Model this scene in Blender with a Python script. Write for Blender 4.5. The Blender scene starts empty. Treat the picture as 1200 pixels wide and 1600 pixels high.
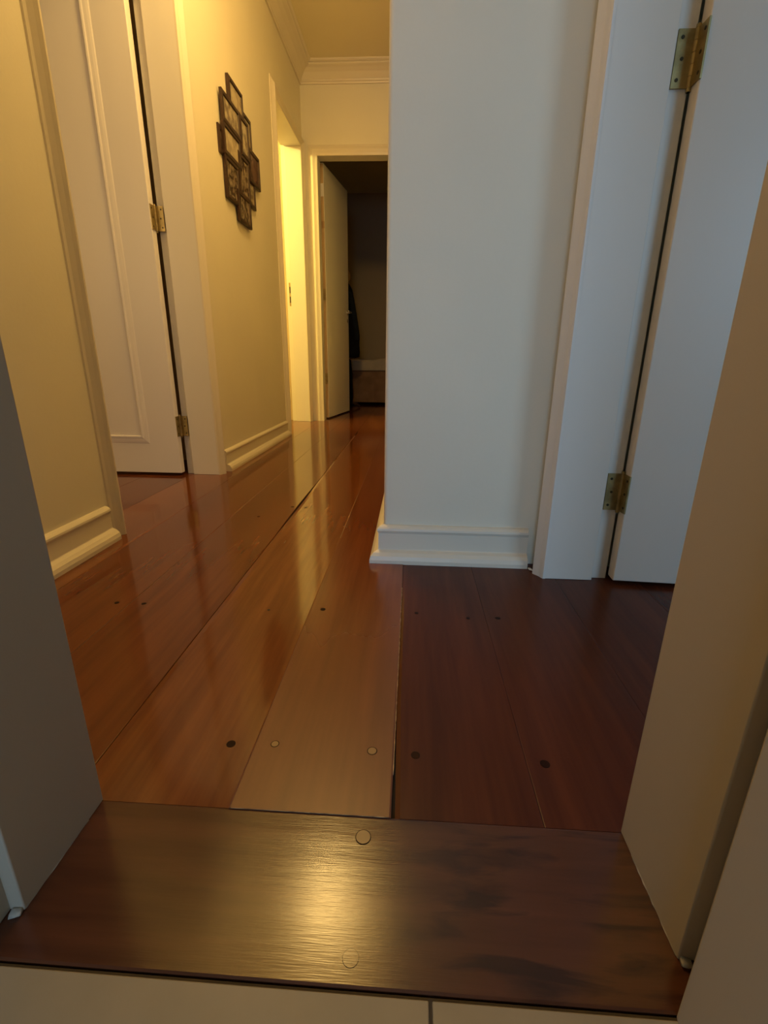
import bpy, bmesh, math, random
from mathutils import Matrix, Vector
random.seed(7)
S = 1.08                      # survey units -> metres
sc = bpy.context.scene
C = sc.collection

# ------------------------------------------------------------------ camera, world, lights, exposure
cam_d = bpy.data.cameras.new('camera'); cam = bpy.data.objects.new('camera', cam_d); C.objects.link(cam)
cam_d.sensor_fit = 'HORIZONTAL'; cam_d.sensor_width = 36.0; cam_d.lens = 739.97 / 1200 * 36.0
cam_d.clip_start = 0.01
R = Matrix(((0.99824437, -0.02805307, 0.05216512), (0.05822649, 0.30336694, -0.95109315), (0.01085591, 0.95246077, 0.30446778)))
cam.matrix_world = Matrix.Translation((0, 0, 0.5 * S)) @ R.to_4x4()
sc.camera = cam

vs = sc.view_settings
vs.view_transform = 'Standard'; vs.look = 'None'; vs.gamma = 1.0; vs.use_curve_mapping = False
vs.exposure = 0.2
w = bpy.data.worlds.new('world'); sc.world = w; w.use_nodes = True
w.node_tree.nodes['Background'].inputs[0].default_value = (0.5, 0.6, 0.8, 1)
w.node_tree.nodes['Background'].inputs[1].default_value = 0.015

def lamp(name, kind, loc, energy, col, size=0.1, size_y=None, aim=None):
    d = bpy.data.lights.new(name, kind); d.energy = energy; d.color = col
    if kind == 'POINT': d.shadow_soft_size = size
    else:
        d.size = size
        if size_y: d.shape = 'RECTANGLE'; d.size_y = size_y
    o = bpy.data.objects.new(name, d); C.objects.link(o)
    o.location = [c * S for c in loc]
    if aim:
        v = Vector(aim) - Vector(loc); o.rotation_euler = v.to_track_quat('-Z', 'Y').to_euler()
    return o
WARM = (1.0, 0.64, 0.205)
lamp('hall_ceiling_lamp', 'POINT', (-0.37, 1.72, 2.20), 35, WARM, 0.11)
lamp('side_room_lamp', 'POINT', (-1.85, 2.95, 2.18), 112, (1.0, 0.76, 0.19), 0.06)
lamp('right_room_daylight', 'AREA', (2.2, -1.3, 1.25), 20, (0.46, 0.72, 1.0), 0.9, 1.0, aim=(0.4, 1.1, 0.8))
lamp('bathroom_daylight', 'AREA', (-0.22, -1.8, 0.85), 18, (0.42, 0.68, 1.0), 0.7, 0.6, aim=(0.05, 1.1, 0.9))
lamp('left_room_fill', 'AREA', (-2.4, -0.6, 1.3), 15, (1.0, 0.67, 0.30), 1.0, 1.0, aim=(-1.3, 2.0, 0.9))  # unseen warm area light, added to brighten the open left door leaf

# ------------------------------------------------------------------ materials
def mat(name, col, rough=0.6, bump=0.0, bscale=60.0, var=0.0, vscale=3.0, metallic=0.0, stretch=(1, 1, 1), spec=0.5, coat=0.0):
    m = bpy.data.materials.new(name); m.use_nodes = True
    nt = m.node_tree; b = nt.nodes['Principled BSDF']
    b.inputs['Base Color'].default_value = (*col, 1); b.inputs['Roughness'].default_value = rough
    b.inputs['Metallic'].default_value = metallic; b.inputs['Specular IOR Level'].default_value = spec
    b.inputs['Coat Weight'].default_value = coat; b.inputs['Coat Roughness'].default_value = 0.15
    tc = nt.nodes.new('ShaderNodeTexCoord'); mp = nt.nodes.new('ShaderNodeMapping')
    mp.inputs['Scale'].default_value = stretch
    nt.links.new(tc.outputs['Object'], mp.inputs['Vector'])
    if var > 0:
        n = nt.nodes.new('ShaderNodeTexNoise'); n.inputs['Scale'].default_value = vscale; n.inputs['Detail'].default_value = 5
        nt.links.new(mp.outputs[0], n.inputs['Vector'])
        r = nt.nodes.new('ShaderNodeValToRGB')
        r.color_ramp.elements[0].position = 0.3; r.color_ramp.elements[1].position = 0.7
        r.color_ramp.elements[0].color = (*[c * (1 - var) for c in col], 1)
        r.color_ramp.elements[1].color = (*[min(1, c * (1 + var)) for c in col], 1)
        nt.links.new(n.outputs['Fac'], r.inputs['Fac']); nt.links.new(r.outputs['Color'], b.inputs['Base Color'])
    if bump > 0:
        n2 = nt.nodes.new('ShaderNodeTexNoise'); n2.inputs['Scale'].default_value = bscale; n2.inputs['Detail'].default_value = 4
        nt.links.new(mp.outputs[0], n2.inputs['Vector'])
        bp = nt.nodes.new('ShaderNodeBump'); bp.inputs['Strength'].default_value = bump; bp.inputs['Distance'].default_value = 0.002
        nt.links.new(n2.outputs['Fac'], bp.inputs['Height']); nt.links.new(bp.outputs[0], b.inputs['Normal'])
    return m

M_wall = mat('wall_paint', (0.74, 0.69, 0.56), 0.62, 0.15, 90, 0.03, 2.5)
M_ceil = mat('ceiling_paint', (0.80, 0.72, 0.50), 0.8, 0.1, 60, 0.02, 2)
M_trim = mat('white_enamel_paint', (0.74, 0.71, 0.66), 0.38, 0.12, 25, 0.02, 3, stretch=(1, 1, 0.3))
M_base = mat('cream_trim_paint', (0.72, 0.655, 0.54), 0.40, 0.12, 25, 0.02, 3, stretch=(1, 1, 0.3))
M_jamb = mat('door_frame_paint', (0.74, 0.70, 0.64), 0.42, 0.12, 30, 0.02, 3, stretch=(1, 1, 0.3))
M_leaf = mat('door_leaf_paint', (0.80, 0.75, 0.70), 0.40, 0.10, 30, 0.02, 3, stretch=(1, 1, 0.3))
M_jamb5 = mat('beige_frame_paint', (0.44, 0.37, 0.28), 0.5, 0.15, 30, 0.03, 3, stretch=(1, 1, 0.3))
M_brass = mat('worn_brass', (0.40, 0.31, 0.14), 0.45, 0.2, 120, 0.25, 40, metallic=0.9)
M_screw = mat('screw_metal_dark', (0.05, 0.04, 0.02), 0.5, metallic=0.6)
M_steel = mat('bright_steel', (0.75, 0.72, 0.68), 0.25, metallic=1.0)
M_raww = mat('raw_wood_edge', (0.42, 0.26, 0.12), 0.6, 0.2, 40, 0.3, 20, stretch=(1, 1, 0.1))
M_edge = mat('yellowed_wood_edge', (0.52, 0.36, 0.18), 0.6, 0.2, 40, 0.15, 20, stretch=(1, 1, 0.1))
M_dark = mat('dark_gap', (0.02, 0.012, 0.008), 0.9)
M_caulk = mat('caulk_rough', (0.42, 0.37, 0.30), 0.9, 0.8, 150, 0.4, 60)
M_tile = mat('beige_floor_tile', (0.29, 0.24, 0.17), 0.5, 0.15, 40, 0.08, 12)
M_grout = mat('grout_brown', (0.06, 0.045, 0.03), 0.9)
M_frame = mat('dark_brown_frame', (0.032, 0.012, 0.006), 0.45, 0.2, 60, 0.2, 20)
M_black = mat('black_cloth', (0.006, 0.0065, 0.008), 0.95, 0.5, 60, 0.3, 15, spec=0.2)
M_navy = mat('dark_blue_cloth', (0.010, 0.014, 0.020), 0.9, 0.5, 60, 0.3, 15, spec=0.2)
M_standw = mat('stained_stand_wood', (0.09, 0.045, 0.02), 0.4)
M_cream = mat('cream_cover_cloth', (0.46, 0.40, 0.32), 0.9, 0.5, 40, 0.1, 10)
M_brown = mat('brown_bedspread_cloth', (0.24, 0.14, 0.085), 0.95, 0.5, 40, 0.15, 10)
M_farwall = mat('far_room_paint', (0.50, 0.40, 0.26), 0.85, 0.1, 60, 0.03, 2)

def photo_mat(name, a, b_, sc_):
    m = bpy.data.materials.new(name); m.use_nodes = True; nt = m.node_tree; b = nt.nodes['Principled BSDF']
    tc = nt.nodes.new('ShaderNodeTexCoord'); n = nt.nodes.new('ShaderNodeTexNoise')
    n.inputs['Scale'].default_value = sc_; n.inputs['Detail'].default_value = 3
    r = nt.nodes.new('ShaderNodeValToRGB'); r.color_ramp.elements[0].position = 0.40; r.color_ramp.elements[1].position = 0.60
    r.color_ramp.elements[0].color = (*a, 1); r.color_ramp.elements[1].color = (*b_, 1)
    nt.links.new(tc.outputs['Object'], n.inputs['Vector']); nt.links.new(n.outputs['Fac'], r.inputs['Fac'])
    nt.links.new(r.outputs['Color'], b.inputs['Base Color']); b.inputs['Roughness'].default_value = 0.25
    return m
M_ph1 = photo_mat('photo_print_grey', (0.16, 0.12, 0.08), (0.42, 0.36, 0.26), 26)
M_ph2 = photo_mat('photo_print_pale', (0.30, 0.24, 0.16), (0.48, 0.41, 0.28), 16)
M_ph3 = photo_mat('photo_print_dark', (0.06, 0.035, 0.025), (0.30, 0.24, 0.18), 40)
M_ph4 = photo_mat('photo_print_violet', (0.09, 0.05, 0.045), (0.15, 0.09, 0.075), 14)

def wood(name, c0, c1, along, rough, hazy=False, threshold=False, spec=0.5):
    m = bpy.data.materials.new(name); m.use_nodes = True; nt = m.node_tree; N = nt.nodes; L = nt.links; b = N['Principled BSDF']
    tc = N.new('ShaderNodeTexCoord'); mp = N.new('ShaderNodeMapping'); L.new(tc.outputs['Object'], mp.inputs['Vector'])
    mp.inputs['Scale'].default_value = (1, 0.06, 1) if along == 'y' else (0.08, 1, 1)
    at = N.new('ShaderNodeAttribute'); at.attribute_name = 'plank'
    add = N.new('ShaderNodeVectorMath'); add.operation = 'ADD'
    mul = N.new('ShaderNodeVectorMath'); mul.operation = 'SCALE'; mul.inputs['Scale'].default_value = 7.0
    L.new(at.outputs['Color'], mul.inputs[0]); L.new(mp.outputs[0], add.inputs[0]); L.new(mul.outputs[0], add.inputs[1])
    n = N.new('ShaderNodeTexNoise'); n.inputs['Scale'].default_value = 45; n.inputs['Detail'].default_value = 3; n.inputs['Roughness'].default_value = 0.6
    L.new(add.outputs[0], n.inputs['Vector'])
    n3 = N.new('ShaderNodeTexNoise'); n3.inputs['Scale'].default_value = 9; n3.inputs['Detail'].default_value = 3
    L.new(add.outputs[0], n3.inputs['Vector'])
    mixf = N.new('ShaderNodeMath'); mixf.operation = 'ADD'
    h = N.new('ShaderNodeMath'); h.operation = 'MULTIPLY'; h.inputs[1].default_value = 0.5
    h2 = N.new('ShaderNodeMath'); h2.operation = 'MULTIPLY'; h2.inputs[1].default_value = 0.5
    L.new(n.outputs['Fac'], h.inputs[0]); L.new(n3.outputs['Fac'], h2.inputs[0]); L.new(h.outputs[0], mixf.inputs[0]); L.new(h2.outputs[0], mixf.inputs[1])
    r = N.new('ShaderNodeValToRGB'); r.color_ramp.elements[0].position = 0.35; r.color_ramp.elements[1].position = 0.62
    r.color_ramp.elements[0].color = (*c0, 1); r.color_ramp.elements[1].color = (*c1, 1)
    L.new(mixf.outputs[0], r.inputs['Fac'])
    out = r.outputs['Color']
    if threshold:      # worn dark grain marks and old stains in the board's right half
        mp2 = N.new('ShaderNodeMapping'); mp2.inputs['Scale'].default_value = (5, 26, 1); L.new(tc.outputs['Object'], mp2.inputs['Vector'])
        n4 = N.new('ShaderNodeTexNoise'); n4.inputs['Scale'].default_value = 1.5; n4.inputs['Detail'].default_value = 5; n4.inputs['Distortion'].default_value = 0.6
        L.new(mp2.outputs[0], n4.inputs['Vector'])
        sx = N.new('ShaderNodeSeparateXYZ'); L.new(tc.outputs['Object'], sx.inputs[0])
        mr = N.new('ShaderNodeMapRange'); mr.inputs['From Min'].default_value = -0.04; mr.inputs['From Max'].default_value = 0.08
        L.new(sx.outputs['X'], mr.inputs['Value'])
        mr2 = N.new('ShaderNodeMapRange'); mr2.inputs['From Min'].default_value = 0.50; mr2.inputs['From Max'].default_value = 0.62
        L.new(n4.outputs['Fac'], mr2.inputs['Value'])
        mm = N.new('ShaderNodeMath'); mm.operation = 'MULTIPLY'; L.new(mr.outputs[0], mm.inputs[0]); L.new(mr2.outputs[0], mm.inputs[1])
        mm2 = N.new('ShaderNodeMath'); mm2.operation = 'MULTIPLY'; mm2.inputs[1].default_value = 0.75; L.new(mm.outputs[0], mm2.inputs[0])
        mx = N.new('ShaderNodeMix'); mx.data_type = 'RGBA'; mx.inputs['B'].default_value = (0.02, 0.008, 0.006, 1)
        L.new(mm2.outputs[0], mx.inputs['Factor']); L.new(out, mx.inputs['A']); out = mx.outputs['Result']
    L.new(out, b.inputs['Base Color'])
    b.inputs['Roughness'].default_value = rough; b.inputs['Specular IOR Level'].default_value = spec
    if hazy:           # varnish worn dull; lamp sheen painted in as paler colour towards the doorway end
        sx = N.new('ShaderNodeSeparateXYZ'); L.new(tc.outputs['Object'], sx.inputs[0])
        ad = N.new('ShaderNodeMath'); ad.operation = 'MULTIPLY_ADD'; ad.inputs[1].default_value = 0.5; L.new(n3.outputs['Fac'], ad.inputs[0]); L.new(sx.outputs['Y'], ad.inputs[2])
        mr = N.new('ShaderNodeMapRange'); mr.interpolation_type = 'SMOOTHERSTEP'; mr.inputs['From Min'].default_value = 1.9; mr.inputs['From Max'].default_value = 0.55; L.new(ad.outputs[0], mr.inputs['Value'])
        mx = N.new('ShaderNodeMix'); mx.data_type = 'RGBA'; mx.inputs['B'].default_value = (0.19, 0.088, 0.038, 1)
        mf = N.new('ShaderNodeMath'); mf.operation = 'MULTIPLY'; mf.inputs[1].default_value = 0.26; L.new(mr.outputs[0], mf.inputs[0])
        L.new(mf.outputs[0], mx.inputs['Factor']); L.new(out, mx.inputs['A']); L.new(mx.outputs['Result'], b.inputs['Base Color'])
        mq = N.new('ShaderNodeMapRange'); mq.inputs['To Min'].default_value = 0.12; mq.inputs['To Max'].default_value = 0.36; L.new(mr.outputs[0], mq.inputs['Value']); L.new(mq.outputs[0], b.inputs['Roughness'])
    bp = N.new('ShaderNodeBump'); bp.inputs['Strength'].default_value = 0.25 if threshold else 0.0; bp.inputs['Distance'].default_value = 0.001
    L.new(n.outputs['Fac'], bp.inputs['Height'])
    if threshold:
        n5 = N.new('ShaderNodeTexNoise'); n5.inputs['Scale'].default_value = 800; n5.inputs['Detail'].default_value = 3
        mp3 = N.new('ShaderNodeMapping'); mp3.inputs['Scale'].default_value = (0.05, 1, 1); L.new(tc.outputs['Object'], mp3.inputs['Vector']); L.new(mp3.outputs[0], n5.inputs['Vector'])
        bp2 = N.new('ShaderNodeBump'); bp2.inputs['Strength'].default_value = 0.09; bp2.inputs['Distance'].default_value = 0.0008
        L.new(n5.outputs['Fac'], bp2.inputs['Height']); L.new(bp.outputs[0], bp2.inputs['Normal']); L.new(bp2.outputs[0], b.inputs['Normal'])
        rr = N.new('ShaderNodeMapRange'); rr.inputs['To Min'].default_value = rough - 0.06; rr.inputs['To Max'].default_value = rough + 0.08
        L.new(n3.outputs['Fac'], rr.inputs['Value']); L.new(rr.outputs[0], b.inputs['Roughness'])
    else:
        N.remove(bp)
    return m
M_plank = wood('red_plank_varnish', (0.120, 0.033, 0.009), (0.21, 0.066, 0.017), 'y', 0.10)
M_plank2 = wood('red_plank_deep', (0.090, 0.021, 0.007), (0.150, 0.042, 0.012), 'y', 0.11)
M_plank3 = wood('tan_plank_hazy', (0.115, 0.031, 0.010), (0.19, 0.057, 0.019), 'y', 0.19, hazy=True)
M_plank4 = wood('shaded_plank_dull', (0.058, 0.014, 0.006), (0.100, 0.026, 0.010), 'y', 0.26, spec=0.2)  # shade beside the pillar put into the board colour, gloss cut as well
M_thr = wood('threshold_board_wood', (0.052, 0.017, 0.008), (0.098, 0.033, 0.015), 'x', 0.18, threshold=True)
M_plug = mat('plug_dark', (0.020, 0.005, 0.003), 0.5, spec=0.1)
M_plugl = mat('plug_light', (0.26, 0.15, 0.06), 0.35)

# ------------------------------------------------------------------ mesh helpers (survey units in, metres out)
def obj(name, bm, m, parent=None, bevel=0.0, smooth=False, kind=None, label=None):
    bmesh.ops.recalc_face_normals(bm, faces=bm.faces)
    me = bpy.data.meshes.new(name)
    org = Vector((0, 0, 0))
    for v in bm.verts: v.co *= S
    bm.to_mesh(me); bm.free()
    for mm in (m if isinstance(m, (list, tuple)) else [m]): me.materials.append(mm)
    if smooth:
        for p in me.polygons: p.use_smooth = True
    o = bpy.data.objects.new(name, me); C.objects.link(o)
    if parent is not None: o.parent = parent; o.matrix_parent_inverse = parent.matrix_world.inverted()
    if bevel > 0:
        b = o.modifiers.new('bevel', 'BEVEL'); b.width = bevel * S; b.segments = 3; b.limit_method = 'ANGLE'; b.angle_limit = math.radians(35)
        for p in me.polygons: p.use_smooth = True
        wn = o.modifiers.new('wn', 'WEIGHTED_NORMAL'); wn.keep_sharp = True
    if kind: o['kind'] = kind
    if label: o['label'] = label
    return o
def NB(): return bmesh.new()
def box(bm, x0, x1, y0, y1, z0, z1, mi=0, rot=None, piv=None):
    vs_ = [bm.verts.new((x, y, z)) for x in (x0, x1) for y in (y0, y1) for z in (z0, z1)]
    for f in ((0, 1, 3, 2), (4, 6, 7, 5), (0, 4, 5, 1), (2, 3, 7, 6), (0, 2, 6, 4), (1, 5, 7, 3)):
        bm.faces.new([vs_[i] for i in f]).material_index = mi
    return vs_
def loft(bm, rings, closed=True, caps=True, mi=0):
    rr = [[bm.verts.new(p) for p in r] for r in rings]
    n = len(rr[0])
    for a, b in zip(rr, rr[1:]):
        for i in range(n if closed else n - 1):
            bm.faces.new((a[i], a[(i + 1) % n], b[(i + 1) % n], b[i])).material_index = mi
    if caps and closed:
        bm.faces.new(rr[0][::-1]).material_index = mi; bm.faces.new(rr[-1]).material_index = mi
def cyl(bm, p0, p1, r, n=16, mi=0, r1=None):
    p0, p1 = Vector(p0), Vector(p1); d = (p1 - p0).normalized()
    a = d.orthogonal().normalized(); b = d.cross(a)
    r1 = r if r1 is None else r1
    loft(bm, [[p + (a * math.cos(2 * math.pi * i / n) + b * math.sin(2 * math.pi * i / n)) * q for i in range(n)] for p, q in ((p0, r), (p1, r1))], mi=mi)
def lathe(bm, cx, cy, prof, n=20, mi=0, wob=None):
    loft(bm, [[(cx + (r * (1 + (wob(2 * math.pi * i / n, z) if wob else 0))) * math.cos(2 * math.pi * i / n), cy + (r * (1 + (wob(2 * math.pi * i / n, z) if wob else 0))) * math.sin(2 * math.pi * i / n), z) for i in range(n)] for r, z in prof], mi=mi)
def xform(bm, mtx):
    bmesh.ops.transform(bm, matrix=mtx, verts=bm.verts)

CEIL = 2.47
LX = -0.862      # left wall face
RX = 0.335       # vestibule right wall face
PX = -0.064      # corridor right wall face (pillar's left face)
PY = 1.155       # pillar front face
FY = 4.10        # far wall face

def struct(name, boxes, m, bevel=0.0, label=None):
    bm = NB()
    for b in boxes: box(bm, *b)
    return obj(name, bm, m, bevel=bevel, kind='structure', label=label)

# ------------------------------------------------------------------ setting: walls, ceiling
T = 0.148
struct('wall_left', [(LX - T, LX, 0.26, 1.307 - 0.02, 0, CEIL), (LX - T, LX, 2.062, 3.34 - 0.018, 0, CEIL), (LX - T, LX, 4.05, FY + 0.15, 0, CEIL),
                     (LX - T, LX, 1.287, 2.062, 1.955, CEIL), (LX - T, LX, 3.322, 4.05, 1.995, CEIL)], M_wall)
bm = NB(); rr_ = 0.010      # one continuous L of wall with a softly rounded corner
arc = [(PX + rr_ - rr_ * math.cos(t), PY + rr_ - rr_ * math.sin(t)) for t in [i * math.pi / 16 for i in range(9)]]
out = [(PX, FY)] + arc + [(3.2, PY), (3.2, PY + 0.14), (PX + 0.14, PY + 0.14), (PX + 0.14, FY)]
loft(bm, [[(x, y, z) for x, y in out] for z in (0, CEIL)], caps=True)
ob = obj('wall_pillar', bm, M_wall, kind='structure')
for p in ob.data.polygons[:9]: p.use_smooth = True
ob.data.set_sharp_from_angle(angle=math.radians(30))
struct('wall_right', [(RX, RX + T, 1.085, PY, 0, CEIL), (RX, RX + T, 0.26, 0.43, 0, CEIL), (RX, RX + T, 0.43, 1.085, 1.955, CEIL)], M_wall)
struct('wall_far', [(LX, -0.77, FY, FY + 0.15, 0, CEIL), (-0.03, 0.09, FY, FY + 0.15, 0, CEIL), (-0.77, -0.03, FY, FY + 0.15, 1.955, CEIL)], M_wall)
struct('wall_near', [(LX, -0.385, 0.262, 0.40, 0, CEIL), (0.28, RX, 0.262, 0.40, 0, CEIL), (-0.385, 0.28, 0.262, 0.40, 1.955, CEIL)], M_wall)
struct('wall_outer', [(-3.4, -3.2, -2.4, 7.1, 0, CEIL), (3.2, 3.4, -2.4, 7.1, 0, CEIL), (-3.2, 3.2, -2.4, -2.2, 0, CEIL), (-3.2, 3.2, 6.75, 6.9, 0, CEIL),
                      (-3.2, LX - T, 2.35, 2.45, 0, CEIL), (-3.2, LX, FY + 0.02, FY + 0.15, 0, CEIL), (0.09, 3.2, FY, FY + 0.15, 0, CEIL),
                      (LX - T, LX, -2.2, 0.26, 0, CEIL), (RX, RX + 0.14, -2.2, 0.26, 0, CEIL)], M_farwall)
struct('ceiling', [(-3.4, 3.4, -2.4, 7.1, CEIL, CEIL + 0.1)], M_ceil)

# ------------------------------------------------------------------ setting: floors
def plank_floor():
    bm = NB(); lay = bm.loops.layers.float_color.new('plank')
    # seam positions across, measured; beyond them the same board width goes on
    seams = [-3.2 + 0.0] + [-0.395 - 0.195 * k for k in range(13, 0, -1)] + [-0.395, -0.200, -0.0105, 0.163, 0.358] + [0.358 + 0.195 * k for k in range(1, 15)] + [3.2]
    seams = sorted(set(round(s, 4) for s in seams))
    for k, (a, b) in enumerate(zip(seams, seams[1:])):
        if b - a < 0.02: continue
        # two boards end to end far down the hall, joints where the plug pairs sit
        tan = abs(a + 0.200) < 0.001; p2 = abs(a + 0.395) < 0.001; p3 = abs(a + 0.0105) < 0.001; p1 = abs(b + 0.395) < 0.001
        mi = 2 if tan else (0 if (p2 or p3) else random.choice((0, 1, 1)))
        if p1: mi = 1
        if p3 or a > 0: mi = 6  # boards on the right get the shade-darkened wood
        cuts = [0.4108] + [0.5 + 0.1 * i for i in range(70)]
        c = tuple(random.random() for _ in range(3)) + (1,)
        def g(side, y):
            base = 0.00015
            if (side > 0 and p1) or (side < 0 and p2):
                if 1.3 < y < 1.98: base += 0.0034 * math.sin((y - 1.3) / 0.68 * math.pi)
            if side < 0 and p3 and y < 0.62: base += 0.004 * (0.62 - y) / 0.2
            return base + 0.0002 * random.random()
        bw_l = 0.010 if p2 else (0.006 if p3 else 0.0012); bw_r = 0.0010
        dz_l = 0.0012 if p2 else (0.0018 if p3 else 0.0003)
        if tan: bw_r = 0.0022
        rings = []
        for y in cuts:
            l, r = a + g(-1, y), b - g(1, y)
            top = 0.0012 if tan else 0.0
            rings.append([(l, y, -0.012), (l, y, top - dz_l), (l + bw_l, y, top), (r - bw_r, y, top), (r, y, top - (0.0008 if tan else 0.0003)), (r, y, -0.012)])
        n0 = len(bm.faces)
        loft(bm, rings, mi=mi)
        bm.faces.ensure_lookup_table()
        for f in bm.faces[n0:]:
            for lp in f.loops: lp[lay] = c
    # wooden plugs over the fixings
    dark = [(-.233, .506, .0062), (.018, .504, .0062), (-.174, .876, .0055), (-.618, .872, .005), (-.559, .873, .005), (.188, .87, .0055), (.127, .865, .004),
            (-.5, 1.474, .005), (-.414, 1.592, .006), (-.365, 1.589, .006), (.022, .878, .004), (.187, .501, .0065), (-.287, .867, .003)]
    for x, y, r in dark:
        cyl(bm, (x, y, -0.001), (x, y, 0.0016 if -.2 < x < -.01 else 0.00035), r, 18, mi=3)
    for x, y, r in [(-.173, .509, .0048), (-.04, .506, .0058)]:
        cyl(bm, (x, y, -0.001), (x, y, 0.0013), r + 0.0011, 18, mi=3)
        cyl(bm, (x, y, -0.001), (x, y, 0.0015), r, 18, mi=4)
    box(bm, -3.2, 3.2, 0.405, 7.0, -0.05, -0.006, mi=5)
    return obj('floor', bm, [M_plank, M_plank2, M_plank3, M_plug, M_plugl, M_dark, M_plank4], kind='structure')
plank_floor()

bm = NB()
lay = None
ys = [0.2545, 0.2565, 0.30, 0.35, 0.4085, 0.4105]; zs = [-0.0012, -0.0003, 0.0, 0.0, 0.0, -0.0004]
ring = [(y, z) for y, z in zip(ys, zs)] + [(0.4105, -0.02), (0.2545, -0.02)]
loft(bm, [[(x, y, z) for y, z in ring] for x in (-0.44, -0.2, 0.0, 0.15, 0.31)])
thr = obj('trim_1', bm, M_thr, kind='structure', label='wide dark brown wooden threshold board across the doorway in the foreground')
for (x, y, r, ml) in ((-.040, .386, .0078, M_plugl), (-.040, .275, .0070, M_thr)):
    bm = NB(); cyl(bm, (x, y, -0.001), (x, y, 0.0004 if y > 0.3 else 0.00005), r + (0.0009 if y > 0.3 else 0.0003), 24); obj('plug_ring', bm, M_plug, thr)
    bm = NB(); cyl(bm, (x, y, -0.001), (x, y, 0.0006 if y > 0.3 else 0.0001), r, 24); obj('wood_plug', bm, ml, thr)
# pale tiles of the near room, grout joint between them
bm = NB()
for x0, x1 in ((-1.2, -0.5705), (-0.5695, 0.0276), (0.0304, 0.63), (0.6315, 3.2)):
    for y0, y1 in ((-2.2, -0.955), (-0.952, -0.352), (-0.349, 0.2505)):
        box(bm, x0, x1, y0, y1, -0.012, 0.0)
box(bm, -1.2, 3.2, -2.2, 0.2535, -0.03, -0.002, mi=1)
obj('floor_tiles', bm, [M_tile, M_grout], bevel=0.0012, kind='structure')
struct('floor_wing', [(-3.2, -1.2, -2.2, 0.41, -0.05, 0.0), (RX, 3.2, 0.25, 0.41, -0.05, -0.0005), (-1.2, -0.44, 0.25, 0.41, -0.05, -0.0005)], M_plank2)

# ------------------------------------------------------------------ setting: baseboards, cornice
BB = [(0, 0), (0.034, 0), (0.034, 0.010), (0.031, 0.020), (0.024, 0.028), (0.014, 0.032), (0.0125, 0.034), (0.0125, 0.077), (0.0145, 0.081), (0.0160, 0.085), (0.0150, 0.090), (0.011, 0.094), (0.006, 0.097), (0, 0.098)]
def run(name, prof, pts, m, z=0.0, label=None):
    """sweep a wall profile (out, up) along rings: pts = list of (x, y, ox, oy) with the outward direction at each stop"""
    bm = NB()
    loft(bm, [[(x + ox * d, y + oy * d, z + h) for d, h in prof] for x, y, ox, oy in pts])
    return obj(name, bm, m, kind='structure', label=label)
run('baseboard_left', BB, [(LX, 0.405, 1, 0), (LX, 1.238, 1, 0)], M_base, label='cream baseboard with rounded shoe on the near left wall')
run('baseboard_left_hall', BB, [(LX, 2.118, 1, 0), (LX, 3.25, 1, 0)], M_base, label='cream baseboard further down the hall under the picture collage')
run('baseboard_pillar', BB, [(0.304, PY, 0, -1), (PX, PY, -1, -1), (PX, FY, -1, 0)], M_base, label='white baseboard wrapping the pillar corner')
CR = [(0, 0), (0.010, 0), (0.012, 0.008), (0.010, 0.012), (0.016, 0.016), (0.018, 0.022), (0.016, 0.026), (0.024, 0.036), (0.040, 0.056), (0.062, 0.072), (0.080, 0.080), (0.084, 0.084), (0.082, 0.090), (0.092, 0.092), (0.100, 0.098), (0.100, 0.106), (0, 0.106)]
CR = [(a, b) for a, b in CR]
run('trim_2', CR, [(LX, 0.40, 1, 0), (LX, FY, 1, -1), (PX, FY, -1, -1), (PX, PY, -1, -1), (RX, PY, 0, -1)], M_base, z=CEIL - 0.105, label='moulded plaster cornice round the hall ceiling')

# ------------------------------------------------------------------ doors
CAS = [(0.0, 0), (0.0, 0.006), (0.004, 0.009), (0.013, 0.013), (0.024, 0.022), (0.028, 0.0245), (0.032, 0.0235), (0.038, 0.016), (0.048, 0.007), (0.055, 0.004), (0.057, 0)]
def casing(parent, axis, face, out, a, b, h, k=1.0, m=None, wide=1.0, part='casing'):
    """moulded casing round an opening a..b, top h, on a wall face; axis = direction the wall runs"""
    bm = NB(); rings = []
    for u, v, su, sv in ((a, 0.0, -1, 0), (a, h, -1, 1), (b, h, 1, 1), (b, 0.0, 1, 0)):
        r = []
        for t, o in CAS:
            t *= wide; uu, vv, q = u + su * t, v + sv * t, face + out * o * k
            r.append((q, uu, vv) if axis == 'y' else (uu, q, vv))
        rings.append(r)
    loft(bm, rings)
    return obj(part, bm, m or M_base, parent)
def frame_boxes(axis, lo, hi, a, b, h, stop_lo, stop_hi, t=0.020, st=0.014):
    """jamb lining: a..b clear opening between the stops, lo..hi depth; the stop fills stop_lo..stop_hi, the rest is rebate"""
    bs = []
    for (p0, p1, sp0, sp1) in ((a - t, a - st, a - t, a), (b + st, b + t, b, b + t)):
        bs.append((p0, p1, lo, hi, 0, h + st)); bs.append((sp0, sp1, stop_lo, stop_hi, 0, h + 0.0))
    bs.append((a - t, b + t, lo, hi, h + st, h + t)); bs.append((a - t, b + t, stop_lo, stop_hi, h, h + st))
    if axis == 'y': return [(d0, d1, u0, u1, z0, z1) for (u0, u1, d0, d1, z0, z1) in bs]
    return bs
def door(n, axis, lo, hi, a, b, h, slo, shi, label):
    bm = NB()
    for q in frame_boxes(axis, lo, hi, a, b, h, slo, shi): box(bm, *q)
    return obj('door_%d' % n, bm, M_jamb5 if n == 5 else M_jamb, kind='structure', bevel=0.0018, label=label)

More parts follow.
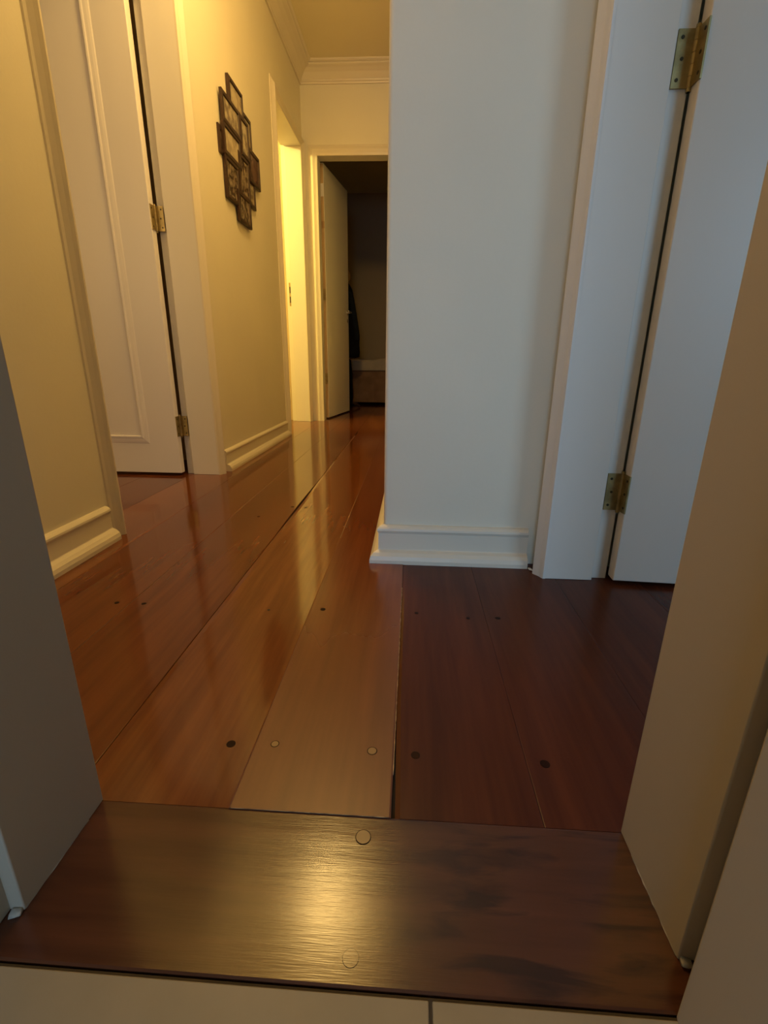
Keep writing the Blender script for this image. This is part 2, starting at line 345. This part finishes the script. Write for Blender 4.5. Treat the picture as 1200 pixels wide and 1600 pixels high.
def hinge(parent, pin, z, jdir, ldir, hgt=0.086, w=0.030, jn=(0, -1), ln=(1, 0), m=None):
    """brass butt hinge: pin (x, y), plate on the jamb in direction jdir lying on a face whose normal is jn, plate on the leaf edge along ldir"""
    m = m or M_brass
    x, y = pin; t = 0.0022
    def plate(dr, nr, name):
        bm = NB()
        d = Vector((*dr, 0)); nn = Vector((*nr, 0)); o = Vector((x, y, z)) + d * 0.003
        vsx = []
        rings = []
        for s in (0, w):
            rings.append([o + d * s + nn * q + Vector((0, 0, zz)) for q, zz in ((-t, 0), (t * 0.4, 0), (t * 0.4, hgt), (-t, hgt))])
        loft(bm, rings)
        p = obj(name, bm, m, root)
        return p
    bm = NB()
    seg = hgt / 5
    for i in range(5):
        cyl(bm, (x, y, z + i * seg + 0.0006), (x, y, z + (i + 1) * seg - 0.0006), 0.0052, 14)
    cyl(bm, (x, y, z - 0.006), (x, y, z + hgt + 0.006), 0.0042, 14)
    cyl(bm, (x, y, z + hgt + 0.001), (x, y, z + hgt + 0.006), 0.0048, 14, r1=0.0030)
    cyl(bm, (x, y, z - 0.006), (x, y, z - 0.001), 0.0030, 14, r1=0.0048)
    root = obj('hinge', bm, m, parent, smooth=False)
    plate(jdir, jn, 'jamb_plate'); plate(ldir, ln, 'leaf_plate')
    for dr, nr in ((jdir, jn), (ldir, ln)):
        for i, zz in enumerate((0.14, 0.5, 0.86)):
            d = Vector((*dr, 0)); nn = Vector((*nr, 0)); bm = NB()
            c = Vector((x, y, z + zz * hgt)) + d * (0.003 + w * (0.72 if i != 1 else 0.60)) + nn * (t * 0.4)
            cyl(bm, c - nn * 0.001, c + nn * 0.0007, 0.0030, 12)
            obj('screw', bm, M_screw, root)
    return root

def leaf_mesh(px, py, ang, length, z0, z1, th=0.034, side=-1):
    """leaf from its hinge corner (px, py) running along angle ang, thickness towards side"""
    bm = NB()
    box(bm, 0, length, min(0, side * th), max(0, side * th), z0, z1)
    xform(bm, Matrix.Translation((px, py, 0)) @ Matrix.Rotation(ang, 4, 'Z'))
    return bm

# door 1: left wall opening, leaf swung 90 degrees into the left room
d1 = door(1, 'y', LX - T, LX + 0.002, 1.307, 2.044, 1.936, LX - 0.115, LX + 0.002, 'white door frame in the left wall with its panelled leaf standing open')
casing(d1, 'y', LX, 1, 1.307, 2.044, 1.936)
pinx, piny = LX - T - 0.003, 2.040
lf = obj('door_leaf', leaf_mesh(pinx - 0.002, piny + 0.002, math.pi, 0.70, 0.012, 1.94, side=1), M_leaf, d1, bevel=0.003)
# raised moulding rectangle on the face towards the hall
def panel_mould(parent, x0, x1, z0, z1, yf, prof):
    bm = NB()
    rings = []
    for (u, v, su, sv) in ((x0, z0, -1, -1), (x1, z0, 1, -1), (x1, z1, 1, 1), (x0, z1, -1, 1), (x0, z0, -1, -1)):
        rings.append([(u + su * t, yf - o, v + sv * t) for t, o in prof])
    loft(bm, rings, caps=False)
    return obj('panel_moulding', bm, M_leaf, parent)
PM = [(0, 0), (-0.004, 0.0018), (-0.012, 0.0035), (-0.022, 0.0045), (-0.026, 0.0065), (-0.031, 0.0070), (-0.034, 0.0050), (-0.035, 0)]
yf = piny + 0.002 - 0.034
panel_mould(lf, -1.58, -1.140, 0.142, 1.80, yf, PM)
for zz in (0.972, 0.174 + 0.0, 1.70):
    hinge(d1, (pinx, piny + 0.003), zz, (1, 0), (0, -1), jn=(0, -1), ln=(1, 0))

# door 2: right wall of the vestibule, plain leaf swung 90 degrees into the right room
d2 = door(2, 'y', RX - 0.002, RX + T, 0.425, 1.067, 1.936, RX - 0.002, RX + 0.110, 'bluish white door frame right of the pillar with a plain leaf standing open')
casing(d2, 'y', RX, -1, 0.425, 1.067, 1.936, m=M_trim)
pinx2, piny2 = RX + T + 0.001, 1.0785
leaf2 = obj('door_leaf', leaf_mesh(pinx2 + 0.003, piny2 + 0.003, 0.0 - math.radians(3), 0.60, 0.010, 1.94, side=-1), M_leaf, d2, bevel=0.003)
for zz in (0.974, 0.176, 1.70):
    hinge(d2, (pinx2 - 0.001, piny2 - 0.001), zz, (-1, 0), (0.05, -1), jn=(0, -1), ln=(-1, -0.05))

# door 3: brightly lit frame further down the left wall
d3 = door(3, 'y', LX - T, LX + 0.002, 3.34, 4.03, 1.975, LX - 0.115, LX + 0.002, 'brightly lit door frame at the far end of the left wall')
casing(d3, 'y', LX, 1, 3.34, 4.03, 1.975, wide=1.25)
bm = NB()
box(bm, -0.992, -0.972, 4.0425, 4.046, 0.905, 1.075)
st = obj('strike_plate', bm, M_brass, d3)
for z0, z1 in ((1.00, 1.045), (0.93, 0.975)):
    bm = NB(); box(bm, -0.988, -0.976, 4.0418, 4.0425, z0, z1); obj('latch_hole', bm, M_dark, st)

# door 4: end of the hall, leaf opened into the dark far room
d4 = door(4, 'x', FY - 0.002, FY + T, -0.75, -0.05, 1.936, FY - 0.002, FY + 0.105, 'cream door frame at the end of the hall with its leaf open into a dark room')
casing(d4, 'x', FY, -1, -0.75, -0.05, 1.936, wide=1.2, k=0.7)
px4, py4 = -0.766, FY + T + 0.006
ang4 = math.atan2(0.63, 0.098)
lf4 = obj('door_leaf', leaf_mesh(px4, py4, ang4, 0.655, 0.010, 1.945, side=-1), M_leaf, d4, bevel=0.003)
# visible lock edge and lever on the free end
fx = px4 + 0.655 * math.cos(ang4); fy = py4 + 0.655 * math.sin(ang4)
ca, sa = math.cos(ang4), math.sin(ang4)
def on4(u, v, z): return (px4 + u * ca + v * sa, py4 + u * sa - v * ca, z)   # u along the leaf, v out of its hall face
bm = NB()
cyl(bm, on4(0.60, 0.034, 0.93), on4(0.60, 0.042, 0.93), 0.022, 18)
cyl(bm, on4(0.60, 0.040, 0.93), on4(0.60, 0.075, 0.93), 0.008, 12)
cyl(bm, on4(0.60, 0.074, 0.93), on4(0.50, 0.078, 0.935), 0.008, 12, r1=0.006)
obj('door_handle', bm, M_steel, lf4, smooth=False)
bm = NB(); cyl(bm, on4(0.60, 0.034, 0.855), on4(0.60, 0.040, 0.855), 0.016, 16); obj('keyhole_plate', bm, M_steel, lf4)
bm = NB(); loft(bm, [[on4(u, v, z) for v, z in ((0.0025, 0.014), (0.0315, 0.014), (0.0315, 1.94), (0.0025, 1.94))] for u in (-0.0008, 0.0005)])
obj('wood_edge', bm, M_edge, lf4, label='bare brownish wood edge of the open door leaf')
for z in (1.72, 0.97, 0.30):
    bm = NB()
    rings = [[on4(-0.0015, v, z + q) for v, q in ((0.002, 0), (0.032, 0), (0.032, 0.088), (0.002, 0.088))], [on4(0.0005, v, z + q) for v, q in ((0.002, 0), (0.032, 0), (0.032, 0.088), (0.002, 0.088))]]
    loft(bm, rings)
    hg = obj('hinge', bm, M_trim if z > 1.5 else M_brass, lf4)
bm = NB(); loft(bm, [[on4(u, v, z) for v, z in ((0.003, 1.50), (0.033, 1.50), (0.033, 1.55), (0.003, 1.55))] for u in (-0.001, 0.0005)])
obj('old_hinge_recess', bm, M_raww, lf4)

# door 5: the doorway the picture is taken from, leaf swung back beside the camera
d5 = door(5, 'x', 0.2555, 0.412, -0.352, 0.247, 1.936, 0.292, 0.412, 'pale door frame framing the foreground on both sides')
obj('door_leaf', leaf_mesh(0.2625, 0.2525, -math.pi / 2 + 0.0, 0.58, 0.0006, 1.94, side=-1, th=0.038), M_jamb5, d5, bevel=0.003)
casing(d5, 'x', 0.40, 1, -0.365, 0.260, 1.949, k=0.3, wide=0.8)
# chipped caulk at the feet of the jambs and the casings
def caulk(name, pts, r, parent, seed, m=M_caulk):
    rnd = random.Random(seed); bm = NB()
    rings = []
    for i in range(len(pts) - 1):
        a, b = Vector(pts[i]), Vector(pts[i + 1]); n = max(2, int((b - a).length / 0.006))
        for j in range(n + (1 if i == len(pts) - 2 else 0)):
            p = a.lerp(b, j / n); q = r * (0.35 + 0.9 * rnd.random())
            dirv = (b - a).normalized(); s = Vector((-dirv.y, dirv.x, 0))
            rings.append([p + s * (q * math.cos(t)) + Vector((0, 0, 0.6 * q * math.sin(t))) for t in [k * math.pi / 3 for k in range(6)]])
    loft(bm, rings)
    return obj(name, bm, m, parent, smooth=True)
caulk('caulk_line', [(0.2475, 0.295, 0.0008), (0.2475, 0.385, 0.0006)], 0.0011, d5, 3)
caulk('caulk_line', [(-0.3525, 0.294, 0.0008), (-0.3525, 0.385, 0.0006)], 0.0009, d5, 4)
caulk('caulk_line', [(-0.353, 0.290, 0.003), (-0.362, 0.288, 0.002)], 0.0050, d5, 5)
caulk('caulk_line', [(0.2485, 0.290, 0.003), (0.257, 0.289, 0.002)], 0.0045, d5, 6)
caulk('caulk_line', [(0.306, 1.118, 0.004), (0.333, 1.072, 0.002)], 0.004, d2, 8, M_trim)

M_chip = mat('pale_chipped_edge', (0.34, 0.22, 0.12), 0.8, 0.6, 150, 0.4, 60)
fl_ = bpy.data.objects['floor']
caulk('chipped_edge', [(-0.0104, 0.47, 0.0004), (-0.0104, 0.99, 0.0004)], 0.0009, fl_, 11, M_chip)
caulk('chipped_edge', [(-0.198, 0.4108, 0.0008), (-0.013, 0.4108, 0.0008)], 0.0007, fl_, 12, M_chip)

# ------------------------------------------------------------------ picture collage on the left wall
K = 0.845 / 0.82
root = bpy.data.objects.new('picture_collage', None); C.objects.link(root)
root.location = (LX * S, 2.62 * S, 1.12 * S)
bpy.context.view_layer.update()
root['label'] = 'dark brown multi-photo frame of overlapping rectangles hanging on the hall wall'
root['category'] = 'picture frame'
FR = [  # y0, y1, z0, z1, depth step, photo
    (2.300, 2.40, 1.325, 1.428, 0.004, M_ph3),
    (2.448, 2.628, 1.53, 1.662, 0.010, M_ph2),
    (2.334, 2.545, 1.447, 1.562, 0.017, M_ph1),
    (2.332, 2.540, 1.332, 1.452, 0.014, M_ph2),
    (2.622, 2.738, 1.430, 1.603, 0.008, M_ph2),
    (2.552, 2.668, 1.405, 1.565, 0.016, M_ph1),
    (2.335, 2.500, 1.170, 1.335, 0.011, M_ph3),
    (2.505, 2.650, 1.228, 1.405, 0.013, M_ph3),
    (2.660, 2.822, 1.330, 1.476, 0.015, M_ph4),
    (2.630, 2.742, 1.222, 1.345, 0.009, M_ph1),
    (2.460, 2.634, 1.112, 1.240, 0.015, M_ph3)]
for y0, y1, z0, z1, dp, pm in FR:
    y0, y1 = y0 * K, y1 * K; z0, z1 = 0.5 + (z0 - 0.5) * K, 0.5 + (z1 - 0.5) * K
    b = 0.020; x0 = LX + max(0, dp - 0.008); x1 = LX + dp + 0.006
    bm = NB()
    prof = [(0, x0), (0, x1 - 0.002), (0.003, x1), (b - 0.004, x1), (b, x1 - 0.006), (b, x0)]
    rings = []
    for (u, v, su, sv) in ((y0, z0, 1, 1), (y1, z0, -1, 1), (y1, z1, -1, -1), (y0, z1, 1, -1), (y0, z0, 1, 1)):
        rings.append([(x, u + su * t, v + sv * t) for t, x in prof])
    loft(bm, rings, caps=False)
    f = obj('frame', bm, M_frame, root)
    bm = NB(); box(bm, x0, x1 - 0.005, y0 + b - 0.001, y1 - b + 0.001, z0 + b - 0.001, z1 - b + 0.001)
    obj('photo', bm, pm, f)

# ------------------------------------------------------------------ the dark far room: coat stand, clothes, bed
def thing(name, loc, label, cat):
    o = bpy.data.objects.new(name, None); C.objects.link(o); o.location = [c * S for c in loc]
    o['label'] = label; o['category'] = cat
    bpy.context.view_layer.update()
    return o
cx, cy = -0.735, 5.30
stand = thing('coat_stand', (cx, cy, 0), 'wooden coat stand half hidden behind the open door in the dark far room', 'coat stand')
bm = NB(); cyl(bm, (cx, cy, 0.03), (cx, cy, 1.27), 0.016, 14); obj('pole', bm, M_standw, stand, smooth=True)
bm = NB(); lathe(bm, cx + 0.035, cy, [(0.004, 1.25), (0.020, 1.265), (0.040, 1.29), (0.044, 1.315), (0.036, 1.345), (0.020, 1.365), (0.006, 1.375)], 16)
obj('finial', bm, M_raww, stand, smooth=True)
for k in range(4):
    a = k * math.pi / 2 + 0.35; bm = NB()
    cyl(bm, (cx, cy, 0.10), (cx + 0.17 * math.cos(a), cy + 0.17 * math.sin(a), 0.012), 0.014, 10, r1=0.011)
    obj('foot', bm, M_standw, stand, smooth=True)
for k in range(4):
    a = k * math.pi / 2 + 0.8; bm = NB()
    cyl(bm, (cx, cy, 1.20), (cx + 0.07 * math.cos(a), cy + 0.07 * math.sin(a), 1.25), 0.007, 10)
    obj('hook', bm, M_standw, stand, smooth=True)
def wobf(amp, nf, ph):
    return lambda a, z: amp * math.sin(nf * a + ph + 3 * z) + 0.4 * amp * math.sin((nf * 2 + 1) * a + 9 * z)
bm = NB()
lathe(bm, cx, cy, [(0.020, 1.262), (0.060, 1.245), (0.095, 1.19), (0.115, 1.08), (0.135, 0.96), (0.148, 0.85), (0.162, 0.74), (0.160, 0.66), (0.165, 0.58), (0.158, 0.535), (0.120, 0.525), (0.05, 0.53)], 40, wob=wobf(0.05, 5, 0.6))
jk = obj('jacket', bm, M_black, smooth=True)
jk['label'] = 'black jacket hanging on the coat stand beside the open door'; jk['category'] = 'jacket'
bm = NB()
loft(bm, [[(cx + 0.115 + 0.03 * math.cos(t) + dx, cy - 0.075 + 0.028 * math.sin(t), z) for t in [i * math.pi / 6 for i in range(12)]] for z, dx in ((1.16, -0.05), (1.08, -0.03), (0.95, 0.0), (0.82, 0.02), (0.74, 0.03), (0.70, 0.03))])
obj('sleeve', bm, M_navy, jk, smooth=True)
bm = NB()
lathe(bm, cx, cy + 0.0, [(0.05, 0.515), (0.070, 0.50), (0.076, 0.40), (0.080, 0.25), (0.084, 0.12), (0.078, 0.05), (0.02, 0.045)], 32, wob=wobf(0.06, 4, 0.2))
tr = obj('trousers', bm, M_black, smooth=True)
tr['label'] = 'dark trousers hanging below the black jacket on the coat stand'; tr['category'] = 'trousers'

bed = thing('bed', (-0.3, 5.9, 0), 'low bed with cream cover and brown draped side at the far end, through the doorway', 'bed')
def bedbox(name, x0, x1, y0, y1, z0, z1, sag, m, nf=0.0):
    bm = NB(); rings = []
    n = 24
    for i in range(n + 1):
        x = x0 + (x1 - x0) * i / n
        s = sag * (math.cos((x - x0) / 0.42 * 2 * math.pi) - 1) * 0.5 if x - x0 < 0.42 * 1.0 else 0
        o = nf * math.sin(i * 1.9) + 0.4 * nf * math.sin(i * 3.3)
        rings.append([(x, y0 + o * 1.5 * 0.6, z0), (x, y0 + o, (z0 + z1) / 2), (x, y0, z1 + s - 0.02), (x, y0 + 0.018, z1 + s), (x, y1, z1 + s), (x, y1, z0)])
    loft(bm, rings)
    return obj(name, bm, m, bed, smooth=False)
bedbox('bed_cover', -0.715, 0.80, 5.70, 6.70, 0.39, 0.525, 0.022, M_cream)
bedbox('bedspread', -0.700, 0.79, 5.715, 6.70, 0.03, 0.392, 0.0, M_brown, 0.008)
for x in (-0.66, 0.72):
    for y in (5.78, 6.62):
        bm = NB(); cyl(bm, (x, y, 0.0), (x, y, 0.05), 0.025, 12); obj('bed_leg', bm, M_standw, bed)
